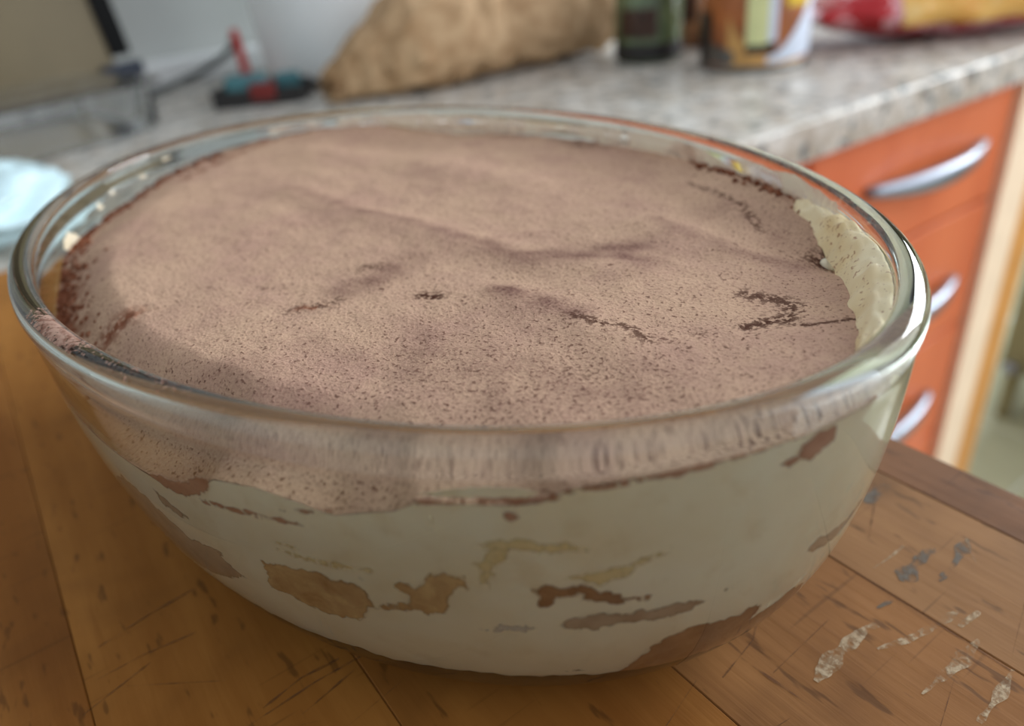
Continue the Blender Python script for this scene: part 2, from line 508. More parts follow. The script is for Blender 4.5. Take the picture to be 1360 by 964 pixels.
# pale end panel
o = box('end_panel', 0.903, 0.966, YC + 0.004, 1.18, ZF, ZT, 'pale_wood', None, 0.002)
tag(o, 'pale birch end panel standing beside the orange-red drawers', 'panel')
o = box('oak_post', 0.972, 1.030, YC + 0.008, YC + 0.16, ZF, ZT, 'oak', None, 0.003)
tag(o, 'yellow oak post beyond the pale end panel', 'post')
# other cabinets carrying the L worktop
o = box('base_cabinet', -0.98, XL - 0.02, -0.88, 1.18, ZF, ZT, 'carcass', None, 0.003)
tag(o, 'orange-red base cabinet under the worktop that carries the board', 'cabinet')
o = box('corner_cabinet', XL - 0.018, 0.548, YC + 0.012, 1.18, ZF, ZT, 'cherry', None, 0.003)
tag(o, 'plain orange-red corner cabinet between the base cabinet and the drawers', 'cabinet')
# far cupboard with knob seen past the oak post
fc = empty('far_cupboard', (0, 0, ZF)); tag(fc, 'olive cupboard with a chrome knob seen past the oak post', 'cupboard')
box('body', 1.60, 2.0, 0.06, 0.555, 0.13, 0.62, 'olive', fc, 0.004)
fd = box('door', 1.582, 1.599, 0.065, 0.55, 0.135, 0.615, 'olive', fc, 0.003)
kn = lathe('knob', [(0.002, 0.0), (0.006, 0.0), (0.005, 0.012), (0.012, 0.018), (0.014, 0.025), (0.010, 0.031), (0.002, 0.033)], 'steel', fd, 24, (1.582, 0.522, 0.152)); kn.rotation_euler = (0, -math.pi / 2, 0)
for (x, y) in ((1.61, 0.08), (1.61, 0.53), (1.97, 0.08), (1.97, 0.53)): box('leg', x, x + 0.025, y - 0.012, y + 0.013, 0.0, 0.13, 'olive', fc, 0.003)

# ------------------------------------------------------------------ cutting board of glued planks
board = empty('cutting_board', (0, 0, ZC)); tag(board, 'worn wooden cutting board of glued planks with knife marks under the glass dish', 'cutting board')
TH = -ZC
edges_x = [-0.30, -0.1725, -0.122, -0.0725, -0.0227, 0.0272, 0.0777, 0.1280, 0.1643, 0.1802]
mats = ['plank_b', 'plank_a', 'plank_c', 'plank_b', 'plank_a', 'plank_b', 'plank_c', 'plank_d', 'plank_e']
for i in range(len(edges_x) - 1):
    box('plank', edges_x[i] + 0.00006, edges_x[i + 1] - 0.00006, -0.20, 0.468, 0.0, TH, mats[i], board, 0.00025, 1)
# marks lying on the planks
def strip(pts, w, seed, step=0.0006):
    out_l, out_r = [], []
    P = []
    for i in range(len(pts) - 1):
        a, b = pts[i], pts[i + 1]
        L = math.hypot(b[0] - a[0], b[1] - a[1]); n = max(2, int(L / step))
        for s in range(n): P.append((a[0] + (b[0] - a[0]) * s / n, a[1] + (b[1] - a[1]) * s / n))
    P.append(pts[-1])
    n = len(P)
    for i, p in enumerate(P):
        q0, q1 = P[max(i - 1, 0)], P[min(i + 1, n - 1)]
        d = Vector((q1[0] - q0[0], q1[1] - q0[1])).normalized()
        ww = w * min(1, 0.3 + 6 * min(i + 0.5, n - i - 0.5) / n) * max(0.25, 0.8 + 0.9 * noise.noise(Vector((p[0] * 240, p[1] * 240, seed))))
        out_l.append((p[0] - d.y * ww, p[1] + d.x * ww)); out_r.append((p[0] + d.y * ww, p[1] - d.x * ww))
    return out_l, out_r

def strips_mesh(name, items, mat, z, kind='stuff'):
    V, F = [], []
    for q, (pts, w) in enumerate(items):
        l, r = strip(pts, w, q * 3.1); b = len(V)
        for a, c in zip(l, r): V += [(a[0], a[1], z), (c[0], c[1], z)]
        for i in range(len(l) - 1): F.append((b + 2 * i, b + 2 * i + 1, b + 2 * i + 3, b + 2 * i + 2))
    o = mesh_obj(name, V, F, mat, board)
    if kind: o['kind'] = kind
    return o
cuts = [([(-0.0183, 0.1582), (-0.006, 0.1606), (0.0071, 0.1619)], .00035), ([(-0.0208, 0.1486), (-0.0104, 0.1488), (0.0011, 0.1473)], .00022),
        ([(0.0067, 0.1174), (0.0157, 0.1192), (0.0242, 0.1184)], .0003), ([(0.0028, 0.1154), (0.0179, 0.1162), (0.032, 0.1156)], .0003),
        ([(0.0122, 0.1106), (0.0255, 0.1135)], .00025), ([(0.0835, 0.0625), (0.0954, 0.0645), (0.1048, 0.07)], .00025),
        ([(0.0902, 0.0604), (0.0914, 0.0472)], .0003), ([(-0.0244, 0.1409), (-0.0095, 0.1455)], .0002), ([(0.128, 0.07), (0.1277, 0.045), (0.1272, 0.028)], .0004),
        ([(0.140, 0.066), (0.152, 0.072), (0.160, 0.077)], .00025)]
for k in range(26):
    cx, cy = random.uniform(-0.02, 0.17), random.uniform(0.02, 0.16); an = random.choice([0.15, 0.2, -0.05, 0.5, -0.6]) + random.uniform(-0.15, 0.15); L = random.uniform(0.008, 0.03)
    cuts.append(([(cx, cy), (cx + L * math.cos(an), cy + L * math.sin(an))], random.uniform(.00005, .00012)))
strips_mesh('knife_marks', cuts, 'scratch_dark', TH + 0.00008)
strips_mesh('flour_scratches', [([(0.0967, 0.0503), (0.105, 0.0514), (0.1154, 0.0513), (0.1181, 0.0504)], .0021), ([(0.1126, 0.047), (0.1191, 0.0444), (0.1273, 0.0425), (0.1338, 0.0417)], .0010),
            ([(0.1095, 0.0359), (0.1157, 0.0355), (0.1217, 0.035), (0.1298, 0.0354)], .0011), ([(0.1319, 0.0598), (0.1371, 0.0593), (0.1434, 0.0593)], .0003),
            ([(0.1116, 0.0264), (0.1209, 0.0268), (0.1276, 0.0278)], .001), ([(0.150, 0.046), (0.1562, 0.0514)], .0004), ([(0.130, 0.0395), (0.137, 0.0388)], .0006)], 'residue', TH + 0.00012)
strips_mesh('grey_stains', [([(0.1505, 0.0735), (0.1572, 0.0740), (0.1606, 0.0734)], .0015), ([(0.133, 0.0538), (0.1408, 0.0545), (0.1478, 0.0550)], .0019),
            ([(0.139, 0.0485), (0.1466, 0.049), (0.1562, 0.0508)], .0013), ([(0.1221, 0.0529), (0.1265, 0.0521)], .0006), ([(0.145, 0.030), (0.152, 0.031)], .0012)], 'grey_stain', TH + 0.0001)

# ------------------------------------------------------------------ oval glass dish
BA, BB, BH = 0.13, 0.0884136, 0.078652
BS, BN, BE = 0.689, 2.266, 1.94176
BC = (0.0836837, 0.1751797); PHI = -1.5148853
WALL = 0.0035
def kprof(t):
    t = min(max(t, 0.0), 1.0)
    return BS + (1 - BS) * (1 - (1 - t) ** BN) ** (1 / BN)
def wall_pt(th, t, o, z=None):
    k = kprof(t); e = 2 / BE; ca, sa = math.cos(th), math.sin(th)
    return ((BA * k - o) * math.copysign(abs(ca) ** e, ca), (BB * k - o) * math.copysign(abs(sa) ** e, sa), BH * t if z is None else z)

dish = empty('glass_dish', (BC[0], BC[1], 0.0002), PHI); tag(dish, 'oval clear glass dish with a thick rim holding the tiramisu on the board', 'dish')
N = 256
rings = []   # (t, offset, z)
for s in (0.05, 0.3, 0.6, 0.85): rings.append(('b', s, 0.0012 if s < 0.8 else 0.0006))
for t_ in (0.0, 0.004, 0.012, 0.025, 0.045, 0.07, 0.1, 0.14, 0.19, 0.25, 0.32, 0.4, 0.48, 0.56, 0.64, 0.72, 0.79, 0.85, 0.89): rings.append((t_, 0.0, None))
for t_, o_ in ((0.91, 0.0001), (0.925, -0.0003), (0.94, -0.0006), (0.955, -0.0007), (0.97, -0.0005), (0.982, -0.0001), (0.991, 0.0005), (0.997, 0.0014), (1.0, 0.0025), (0.998, 0.0036), (0.992, 0.0044), (0.982, 0.0048), (0.968, 0.0049), (0.95, 0.0046), (0.93, 0.0041), (0.91, 0.0037)): rings.append((t_, o_, None))
for t_ in (0.88, 0.84, 0.78, 0.71, 0.63, 0.55, 0.47, 0.39, 0.31, 0.24, 0.18, 0.13, 0.095, 0.075): rings.append((t_, WALL, None))
for s in (0.97, 0.9, 0.75, 0.5, 0.25, 0.05): rings.append(('i', s, 0.0045 if s < 0.95 else 0.005))
V, F = [], []
for (t_, o_, z_) in rings:
    for j in range(N):
        th = 2 * math.pi * j / N
        if t_ == 'b':
            x, y, _ = wall_pt(th, 0, 0.0); V.append((x * o_, y * o_, z_))
        elif t_ == 'i':
            x, y, _ = wall_pt(th, 0.07, WALL); V.append((x * o_, y * o_, z_))
        else: V.append(wall_pt(th, t_, o_, z_))
nr = len(rings)
for i in range(nr - 1):
    for j in range(N):
        k = (j + 1) % N; F.append((i * N + j, i * N + k, (i + 1) * N + k, (i + 1) * N + j))
F.append(tuple(range(N))[::-1]); F.append(tuple((nr - 1) * N + j for j in range(N)))
bowl = mesh_obj('bowl', V, F, 'glass', dish, True)

# ------------------------------------------------------------------ tiramisu
tira = empty('tiramisu', (BC[0], BC[1], 0.0052), PHI); tag(tira, 'tiramisu with cocoa-dusted top and cream and sponge layers inside the glass dish', 'dessert')
ZO = -0.0050       # part offset so that local z equals dish z
LV = [(-180, .895), (-166, .872), (-150, .83), (-137, .822), (-123, .825), (-115, .78), (-100, .745), (-85, .725), (-74, .71), (-68, .705), (-65.7, .70), (-63.9, .725), (-60.4, .795), (-55.6, .812), (-52, .80),
      (-49, .785), (-43.5, .818), (-41.8, .842), (-32, .855), (-29.5, .884), (-22, .896), (-15, .906), (-9, .912), (0, .915), (10, .91), (22, .90), (30, .90), (37, .905), (42, .91), (51, .915), (63, .912), (78, .90),
      (94, .89), (110, .882), (126, .87), (133, .895), (142, .922), (154, .925), (164, .912), (180, .895)]
LX = np.array([a for a, b in LV]); LY = np.array([b for a, b in LV])
def level(deg): return np.interp(deg, LX, LY)
CO = WALL - 0.0006     # the filling wets the glass, no air gap

# top surface (polar grid)
NA, NRr = 560, 170
th = np.linspace(-np.pi, np.pi, NA, endpoint=False); deg = np.degrees(th)
lv = level(deg) + np.array([0.006 * noise.noise(Vector((math.cos(a) * 9, math.sin(a) * 9, 3.3))) + 0.0015 * noise.noise(Vector((math.cos(a) * 34, math.sin(a) * 34, 1.3))) for a in th])
bd = np.array([wall_pt(a, b, CO)[:2] for a, b in zip(th, lv)])
rr = (np.arange(1, NRr + 1) / NRr) ** 0.8
X = np.concatenate([[0], (rr[:, None] * bd[None, :, 0]).ravel()]); Y = np.concatenate([[0], (rr[:, None] * bd[None, :, 1]).ravel()])
RRv = np.concatenate([[0], np.repeat(rr, NA)]); LVv = np.concatenate([[.885], np.tile(lv, NRr)])
w = np.clip((RRv - .80) / .20, 0, 1); w = w * w * (3 - 2 * w)
Zs = BH * (0.880 * (1 - w) + LVv * w)
def pdist(px, py, pts):
    d = np.full(px.shape, 1e9)
    for (a, b) in zip(pts[:-1], pts[1:]):
        ax, ay = a; bx, by = b; L2 = (bx - ax) ** 2 + (by - ay) ** 2 + 1e-12
        u = np.clip(((px - ax) * (bx - ax) + (py - ay) * (by - ay)) / L2, 0, 1)
        d = np.minimum(d, np.hypot(px - ax - u * (bx - ax), py - ay - u * (by - ay)))
    return d
nz1 = np.array([noise.fractal(Vector((x * 28, y * 28, 0.7)), 1.0, 2.0, 3) for x, y in zip(X, Y)])
nz2 = np.array([noise.noise(Vector((x * 190, y * 190, 4.1))) for x, y in zip(X, Y)])
nz3 = np.array([noise.noise(Vector((x * 620, y * 620, 2.1))) for x, y in zip(X, Y)])
fall = lambda d, wd: np.exp(-(d / wd) ** 2)
dark = np.zeros_like(X); soft = np.zeros_like(X); red = np.zeros_like(X); dz = np.zeros_like(X)
for pts, wd, am in (([(0.0267, -0.0431), (0.0293, -0.0395), (0.0302, -0.0354)], .0022, .7), ([(0.0095, -0.0429), (0.0158, -0.0402)], .0016, .5), ([(0.0182, -0.0223), (0.0206, -0.0186)], .0022, .7), ([(0.0418, -0.0209), (0.0453, -0.0194)], .0018, 1.0),
                    ([(0.0754, -0.0077), (0.0813, -0.0066), (0.0844, -0.0038), (0.0909, -0.0049)], .0017, .85), ([(0.0923, 0.0215), (0.0975, 0.0237), (0.1014, 0.0228), (0.1043, 0.0173)], .0020, .9),
                    ([(0.1005, 0.0102), (0.1023, 0.0156), (0.1034, 0.0173)], .0018, .95), ([(0.1046, 0.0168), (0.1084, 0.0167), (0.112, 0.0202), (0.116, 0.0255)], .0009, 1.0), ([(0.0944, 0.0443), (0.0962, 0.0483), (0.101, 0.0457)], .0032, 1.0),
                    ([(0.0415, 0.0666), (0.054, 0.0634), (0.0642, 0.0589), (0.0771, 0.0481)], .0014, .8), ([(-0.0274, 0.0808), (-0.0113, 0.0796)], .0030, .6), ([(-0.0361, 0.0483), (-0.0251, 0.0523), (-0.01, 0.0524)], .0018, .4),
                    ([(0.088, -0.022), (0.095, -0.016)], .002, .45), ([(0.092, 0.002), (0.097, 0.004)], .0013, .5)):
    d = pdist(X, Y, pts); wd = wd * (1.5 if wd > .001 else 1.0); dark = np.maximum(dark, am * fall(d, wd)); dz -= 0.00012 * am * fall(d, wd * 1.2)
for pts, wd, am in (([(-0.0571, -0.0044), (-0.0203, -0.003), (0.0064, 0.0024), (0.0298, 0.0044), (0.0439, 0.0067)], .0026, .55), ([(0.0298, 0.0044), (0.0456, 0.0053), (0.0537, 0.0118), (0.06, 0.0196), (0.0693, 0.0191)], .0042, .8),
                    ([(0.0439, 0.0067), (0.0532, 0.0169), (0.0597, 0.0248)], .0045, .75), ([(0.0529, -0.0092), (0.0631, -0.0075), (0.0737, -0.0071)], .0030, .8), ([(0.0526, 0.0405), (0.0673, 0.0365), (0.0802, 0.0356), (0.094, 0.0367)], .0030, .55),
                    ([(0.042, -0.064), (0.0515, -0.0622), (0.0633, -0.0591)], .006, .35), ([(0.0443, -0.0469), (0.0564, -0.0438)], .005, .25), ([(0.0269, -0.0309), (0.0269, -0.0233), (0.023, -0.0128)], .005, .6),
                    ([(0.065, -0.035), (0.085, -0.03), (0.1, -0.02)], .012, .4), ([(0.06, 0.0555), (0.085, 0.05)], .007, .35), ([(-0.0501, 0.0792), (-0.0336, 0.0864), (-0.007, 0.0823)], .005, .5), ([(0.0526, 0.0798), (0.0703, 0.0735), (0.0854, 0.0651), (0.0926, 0.0589)], .005, .55)):
    d = pdist(X, Y, pts); soft = np.maximum(soft, 1.3 * am * fall(d, wd) * (0.75 + 0.5 * nz2)); 
# spatula ridges: a step on one side of the stroke
for pts, wd, am in (([(-0.0571, -0.0064), (-0.0203, -0.005), (0.0064, 0.0004), (0.0298, 0.0024), (0.0439, 0.0047), (0.0693, 0.0150)], .006, .0011), ([(0.0529, -0.0112), (0.0631, -0.0095), (0.0909, -0.0070)], .005, .0009),
                    ([(0.0526, 0.0385), (0.0673, 0.0345), (0.094, 0.0347)], .006, .0010), ([(0.0415, 0.0646), (0.054, 0.0614), (0.0771, 0.0461)], .005, .0009), ([(-0.095, 0.02), (-0.05, 0.035), (0.0, 0.04)], .009, .0012)):
    dz += am * fall(pdist(X, Y, pts), wd)
# brown crumbly edge along the left and back of the dish
edge = np.clip((RRv - .955) / .045, 0, 1)
degv = np.concatenate([[0], np.tile(deg, NRr)])
def win(a, lo, hi, s=6): return np.clip((a - lo) / s, 0, 1) * np.clip((hi - a) / s, 0, 1)
red = np.maximum(red, edge ** 0.8 * (win(degv, -180, -100) + win(degv, 150, 180.1) + 0.9 * win(degv, 36, 75) + 0.4 * win(degv, 75, 150)) * (0.8 + 0.5 * nz2))
red = np.maximum(red, np.clip((RRv - .86) / .1, 0, 1) * win(degv, -122, -92, 10) * (0.75 + 0.6 * nz2))
for pts, wd, am in (([(-0.0030, -0.0760), (-0.0010, -0.0700)], .004, .9), ([(-0.1075, -0.0224), (-0.1174, -0.0037), (-0.1200, 0.0169)], .003, .6), ([(0.0275, -0.0420), (0.030, -0.0390)], .0015, .8)):
    red = np.maximum(red, am * fall(pdist(X, Y, pts), wd))
dark = np.maximum(dark, 0.7 * np.clip((RRv - .97) / .03, 0, 1) * win(degv, 20, 70, 8))
grain = np.clip((X - 0.02) / 0.08, 0, 1) * np.clip((0.02 - Y) / 0.05, 0, 1) + 0.15
# a small hollow with cream peeping out by the right wall
hd = np.hypot(X - 0.0985, Y - 0.0462); dz -= 0.0035 * fall(hd, 0.006)
dz += 0.0008 * nz1 * (1 - 0.6 * w) + 0.00022 * nz2 + 0.00013 * nz3 * (1 + red)
dz += red * 0.0007 * nz3
Zs = Zs + dz
V = np.stack([X, Y, Zs + ZO], 1)
F = [(0, 1 + j, 1 + (j + 1) % NA) for j in range(NA)]
for i in range(NRr - 1):
    b0, b1 = 1 + i * NA, 1 + (i + 1) * NA
    for j in range(NA):
        k = (j + 1) % NA; F.append((b0 + j, b1 + j, b1 + k, b0 + k))
top = mesh_obj('cocoa_top', V, F, 'cocoa', tira, True)
for nm, arr in (('dark', dark), ('soft', soft), ('red', np.clip(red, 0, 1)), ('grain', grain)):
    at = top.data.attributes.new(nm, 'FLOAT', 'POINT'); at.data.foreach_set('value', np.clip(arr, 0, 1).astype(np.float32))

# cream body pressed against the glass
NV = 60
V, F = [], []
for i in range(NV + 1):
    for j in range(NA):
        f0 = 0.16 + (lv[j] - 0.002 - 0.16) * i / NV
        x, y, z = wall_pt(th[j], f0, CO + 0.0001 * noise.noise(Vector((math.cos(th[j]) * 14, math.sin(th[j]) * 14, f0 * 14))))
        V.append((x, y, z + ZO))
for i in range(NV):
    for j in range(NA):
        k = (j + 1) % NA; F.append((i * NA + j, i * NA + k, (i + 1) * NA + k, (i + 1) * NA + j))
F.append(tuple(range(NA))[::-1])
cream = mesh_obj('cream', V, F, 'cream', tira, True)
cream.data.polygons[-1].use_smooth = False

# added dark band, stands in for the contact shadow line under the dish
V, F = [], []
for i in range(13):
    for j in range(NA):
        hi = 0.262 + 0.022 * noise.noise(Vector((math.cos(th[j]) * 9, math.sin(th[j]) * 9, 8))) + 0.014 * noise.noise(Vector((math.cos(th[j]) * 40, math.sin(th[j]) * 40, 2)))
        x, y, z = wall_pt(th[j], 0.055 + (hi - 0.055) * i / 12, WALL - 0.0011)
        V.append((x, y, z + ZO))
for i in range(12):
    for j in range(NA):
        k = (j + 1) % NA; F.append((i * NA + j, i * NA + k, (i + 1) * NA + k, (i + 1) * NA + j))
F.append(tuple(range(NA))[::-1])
mesh_obj('base_shadow_band', V, F, 'base_shade', tira, True)

def wall_patch(name, poly, mat, parent, o=WALL - 0.0009, amp=0.0010, sub=7, seed=0.0, bulge=0.0, step=0.0011, label=None):
    """a piece hugging the inside of the glass; outline given as (degrees, height fraction)"""
    K = 0.11; 
    p2 = [(math.radians(a) * K, b * BH) for a, b in poly]
    p2 = ragged(p2, sub, amp, seed)
    v, f, D = fill(p2, step)
    VV = []
    for q, d in zip(v, D):
        x, y, z = wall_pt(q[0] / K, q[1] / BH, o + bulge * min(1, d / 0.004))
        VV.append((x, y, z + ZO))
    ob = mesh_obj(name, VV, f, mat, parent, True)
    at = ob.data.attributes.new('inset', 'FLOAT', 'POINT'); at.data.foreach_set('value', np.array(D, dtype=np.float32))
    if label: ob['label'] = label
    return ob

SPONGE = [
 ([(-79, .60), (-75, .595), (-71.6, .55), (-69.3, .51), (-64.4, .535), (-64.6, .491), (-62.7, .449), (-67.1, .376), (-73.6, .317), (-80, .33), (-86, .42), (-84, .52)], 'sponge_grey'),
 ([(-58.8, .567), (-56.1, .588), (-54.4, .585), (-52.3, .604), (-51.0, .582), (-48.5, .593), (-47.6, .554), (-47.8, .508), (-50.0, .432), (-52.0, .425), (-55.8, .428), (-56.9, .452), (-59.7, .451)], 'sponge_mid'),
 ([(-45.6, .612), (-43.3, .616), (-42.1, .649), (-40.6, .669), (-38.7, .669), (-38.3, .619), (-40.0, .6), (-40.4, .532), (-42.2, .512), (-43.6, .527), (-47.9, .5), (-48.0, .517), (-44.0, .565)], 'sponge_mid'),
 ([(-33.4, .626), (-32.2, .649), (-30.6, .634), (-29.4, .646), (-27.4, .623), (-25.4, .612), (-24.8, .592), (-20.5, .588), (-23.7, .566), (-26.3, .569), (-28.8, .579), (-29.1, .604), (-30.8, .601), (-32.3, .569), (-33.4, .568), (-32.6, .6)], 'sponge_dark'),
 ([(-31.5, .506), (-30.0, .538), (-27.2, .543), (-24.6, .541), (-21.4, .545), (-18.4, .547), (-16.0, .53), (-18.0, .508), (-21.8, .489), (-25.2, .498), (-27.3, .484), (-30.0, .487)], 'sponge_grey'),
 ([(-24.8, .14), (-24.3, .23), (-22.1, .35), (-20.3, .415), (-17.3, .443), (-11.5, .425), (-9.3, .448), (-7.8, .404), (-8.5, .37), (-3, .42), (0, .40), (2, .30), (2, .14)], 'sponge_dark'),
 ([(-4.9, .558), (-3.5, .591), (3.2, .57), (6, .60), (8, .57), (1.6, .528), (-2.4, .536)], 'sponge_grey')]
for i, (pl, mt) in enumerate(SPONGE):
    wall_patch('ladyfinger', pl, mt, tira, seed=i * 2.7)
wall_patch('cocoa_smear', [(-71, .712), (-66, .745), (-62, .79), (-60.3, .80), (-61, .765), (-63, .725), (-66, .692), (-70, .698)], 'smear', tira, seed=29, amp=.0008)
wall_patch('coffee_streak', [(-15.6, .555), (-13.9, .562), (-11.4, .576), (-11.3, .564), (-13.3, .547), (-15.1, .542)], 'sponge_dark', tira, seed=31, amp=.0004)
wall_patch('cocoa_smear', [(-12.3, .862), (-10.1, .865), (-8.2, .899), (-7.5, .914), (-4.8, .90), (-5.0, .859), (-7.6, .841), (-10.6, .843)], 'smear', tira, seed=33)
wall_patch('cocoa_smear', [(-35.1, .84), (-33.1, .84), (-33.4, .822), (-34.4, .804), (-34.9, .799), (-35.0, .818)], 'smear', tira, seed=35, amp=.0005)
wall_patch('cocoa_smear', [(-64.7, .712), (-62.4, .721), (-57.8, .735), (-53.1, .745), (-49.5, .74), (-53.3, .726), (-58.0, .715), (-62.7, .700)], 'smear', tira, seed=37, amp=.0004)
wall_patch('cocoa_smear', [(-55.0, .758), (-51.9, .783), (-49.0, .803), (-47.1, .804), (-49.2, .784), (-52.1, .767)], 'smear', tira, seed=39, amp=.0004)
wall_patch('cocoa_smear', [(-43.5, .826), (-41.5, .858), (-36, .870), (-31.5, .872), (-29.6, .892), (-28.9, .876), (-31, .854), (-36, .848), (-41, .838)], 'smear', tira, seed=41, amp=.0006, o=WALL - .00095)
wall_patch('cream_smear', [(-41.4, .865), (-38.9, .883), (-35.9, .892), (-33.0, .887), (-32.1, .876), (-33.1, .867), (-36.1, .865), (-39.0, .863)], 'cream', tira, seed=43, amp=.0004, o=WALL - .0010)
wall_patch('cocoa_smear', [(-29, .889), (-22, .902), (-15, .912), (-9, .919), (-9, .908), (-15, .897), (-22, .884), (-29, .874)], 'smear', tira, seed=45, amp=.0007)
wall_patch('cream_stain', [(-40.8, .822), (-40.4, .814), (-40.6, .769), (-41.4, .762), (-41.6, .773)], 'stain', tira, seed=47, amp=.0004, o=WALL - .0008)
wall_patch('cream_stain', [(-35.0, .797), (-35.6, .753), (-37.6, .712), (-38.0, .688), (-37.6, .63), (-36.8, .619), (-35.9, .684), (-34.4, .717), (-34.2, .736), (-35.0, .754)], 'stain', tira, seed=49, o=WALL - .0008)
wall_patch('cream_stain', [(-30.6, .659), (-27.7, .679), (-24.6, .696), (-21.2, .718), (-20.9, .705), (-23.6, .672), (-25.2, .645), (-27.4, .627)], 'stain', tira, seed=51, o=WALL - .0008)
wall_patch('cream_stain', [(-38.7, .488), (-35.3, .515), (-32.6, .506), (-32.3, .488), (-35.4, .478), (-38.5, .476)], 'stain_grey', tira, seed=53, o=WALL - .0008)

for i, (pl, mt) in enumerate([([(-53.2, .255), (-51.5, .246), (-50.0, .215), (-52.6, .235)], 'sponge_dark'), ([(-30.4, .295), (-28.4, .315), (-26.9, .302), (-28.3, .288)], 'sponge_dark'),
    ([(-57.3, .662), (-54.9, .666), (-52.0, .656), (-52.3, .639), (-55.3, .646), (-57.5, .645)], 'stain'), ([(-49.2, .600), (-48.2, .618), (-47.0, .604), (-47.7, .590)], 'sponge_dark'),
    ([(-72.0, .665), (-69.1, .640), (-66.2, .609), (-68.0, .592), (-70.9, .605)], 'sponge_grey'), ([(-39, .75), (-35, .77), (-30, .76), (-26, .73), (-31, .725), (-36, .735)], 'stain'), ([(-58, .63), (-52, .645), (-46, .65), (-47, .625), (-52, .615)], 'stain')]):
    wall_patch('coffee_streak', pl, mt, tira, seed=80 + 3 * i, amp=.0006, o=WALL - .00085)

# cream left on the inside of the glass above the filling
for i, (pl, mt) in enumerate([
    ([(100, .93), (110, .955), (125, .965), (138, .97), (150, .96), (152, .935), (140, .925), (126, .875), (112, .885)], 'cream_film'),
    ([(62, .915), (75, .97), (95, .965), (104, .93), (94, .892), (78, .902)], 'cream_film'),
    ([(40, .90), (44, .975), (54, .985), (66, .965), (64, .915), (52, .918)], 'cream_film'),
    ([(-131, .825), (-130, .86), (-127.5, .885), (-125.5, .88), (-124, .85), (-126, .826)], 'cream'),
    ([(-142, .865), (-141.3, .885), (-140.3, .90), (-139.8, .87)], 'cream'),
    ([(-145.6, .90), (-145, .918), (-144.2, .915), (-144.5, .897)], 'cream'),
    ([(-157, .89), (-156.5, .905), (-154.8, .912), (-155.2, .893)], 'cream'),
    ([(-165, .935), (-164.5, .945), (-162, .95), (-162.6, .937)], 'cream'),
    ([(168, .93), (167, .96), (158, .965), (152, .955), (156, .932)], 'cream_film')]):
    wall_patch('cream_residue', pl, mt, tira, o=WALL + 0.0002 + (0.0014 if pl[0][1] >= .9 else 0), seed=60 + i * 1.9, amp=.0009, bulge=0.0003)

# cream ridge riding up the right wall
n1, n2 = 90, 20
V, F = [], []
for i in range(n1 + 1):
    a = 6 + 46 * i / n1; s_ = math.sin(math.pi * i / n1) ** 0.5
    wid = 0.0020 + 0.0045 * s_ * (1 + 0.25 * noise.noise(Vector((a * 0.25, 1, 5))))
    tt = 0.90 + 0.065 * s_ + 0.012 * noise.noise(Vector((a * 0.35, 4, 5)))
    tb = level(a) - 0.02
    for j in range(n2 + 1):
        s = j / n2
        o_ = WALL + 0.0015 + wid * s
        t_ = tt + (tb - tt) * (s ** 1.3) + 0.02 * math.sin(math.pi * s) * (1 + noise.noise(Vector((a * 0.5, s * 3, 2))))
        x, y, z = wall_pt(math.radians(a), min(t_, 0.985), o_)
        V.append((x, y, z + ZO + 0.0006 * noise.noise(Vector((x * 260, y * 260, 7)))))
for i in range(n1):
    for j in range(n2):
        F.append((i * (n2 + 1) + j, i * (n2 + 1) + j + 1, (i + 1) * (n2 + 1) + j + 1, (i + 1) * (n2 + 1) + j))
mesh_obj('cream_ridge', V, F, 'cream_dusted', tira, True)
# dab of cream in the hollow
bm = bmesh.new(); bmesh.ops.create_icosphere(bm, subdivisions=3, radius=0.0022)
for v in bm.verts: v.co *= 1 + 0.25 * noise.noise(v.co * 700); v.co.z *= 0.7
bm_obj('cream_dab', bm, 'cream', tira, True, (0.0958, 0.0462, BH * 0.862 + ZO))
# crumbs at the left edge
V, F = [], []
def blob(c, r, seed):
    b0 = len(V); nu, nv = 7, 5
    for i in range(nv + 1):
        for j in range(nu):
            p = math.pi * i / nv; q = 2 * math.pi * j / nu
            d = Vector((math.sin(p) * math.cos(q), math.sin(p) * math.sin(q), math.cos(p)))
            k = r * (1 + 0.5 * noise.noise(d * 1.6 + Vector((seed, 0, 0))))
            V.append((c[0] + d.x * k, c[1] + d.y * k, c[2] + d.z * k * 0.7))
    for i in range(nv):
        for j in range(nu):
            k = (j + 1) % nu; F.append((b0 + i * nu + j, b0 + (i + 1) * nu + j, b0 + (i + 1) * nu + k, b0 + i * nu + k))
for q in range(640):
    if q < 280: a = random.gauss(-112, 9); rad = 1 - abs(random.gauss(0, .05))
    elif q < 460: a = random.uniform(-178, -125); rad = 1 - abs(random.gauss(0, .018))
    else: a = random.uniform(36, 76); rad = 1 - abs(random.gauss(0, .02))
    a = max(-179, min(179, a)); l_ = float(level(a)); x, y, z = wall_pt(math.radians(a), l_, CO + 0.0006)
    rad = min(rad, 0.995); ww = min(max((rad - .80) / .20, 0), 1); ww = ww * ww * (3 - 2 * ww)
    blob((x * rad, y * rad, BH * (0.88 * (1 - ww) + l_ * ww) + ZO + 0.0002), random.uniform(.0004, .0011), q * 1.7)
o = mesh_obj('cocoa_crumbs', V, F, 'crumb', tira, True); o['kind'] = 'stuff'
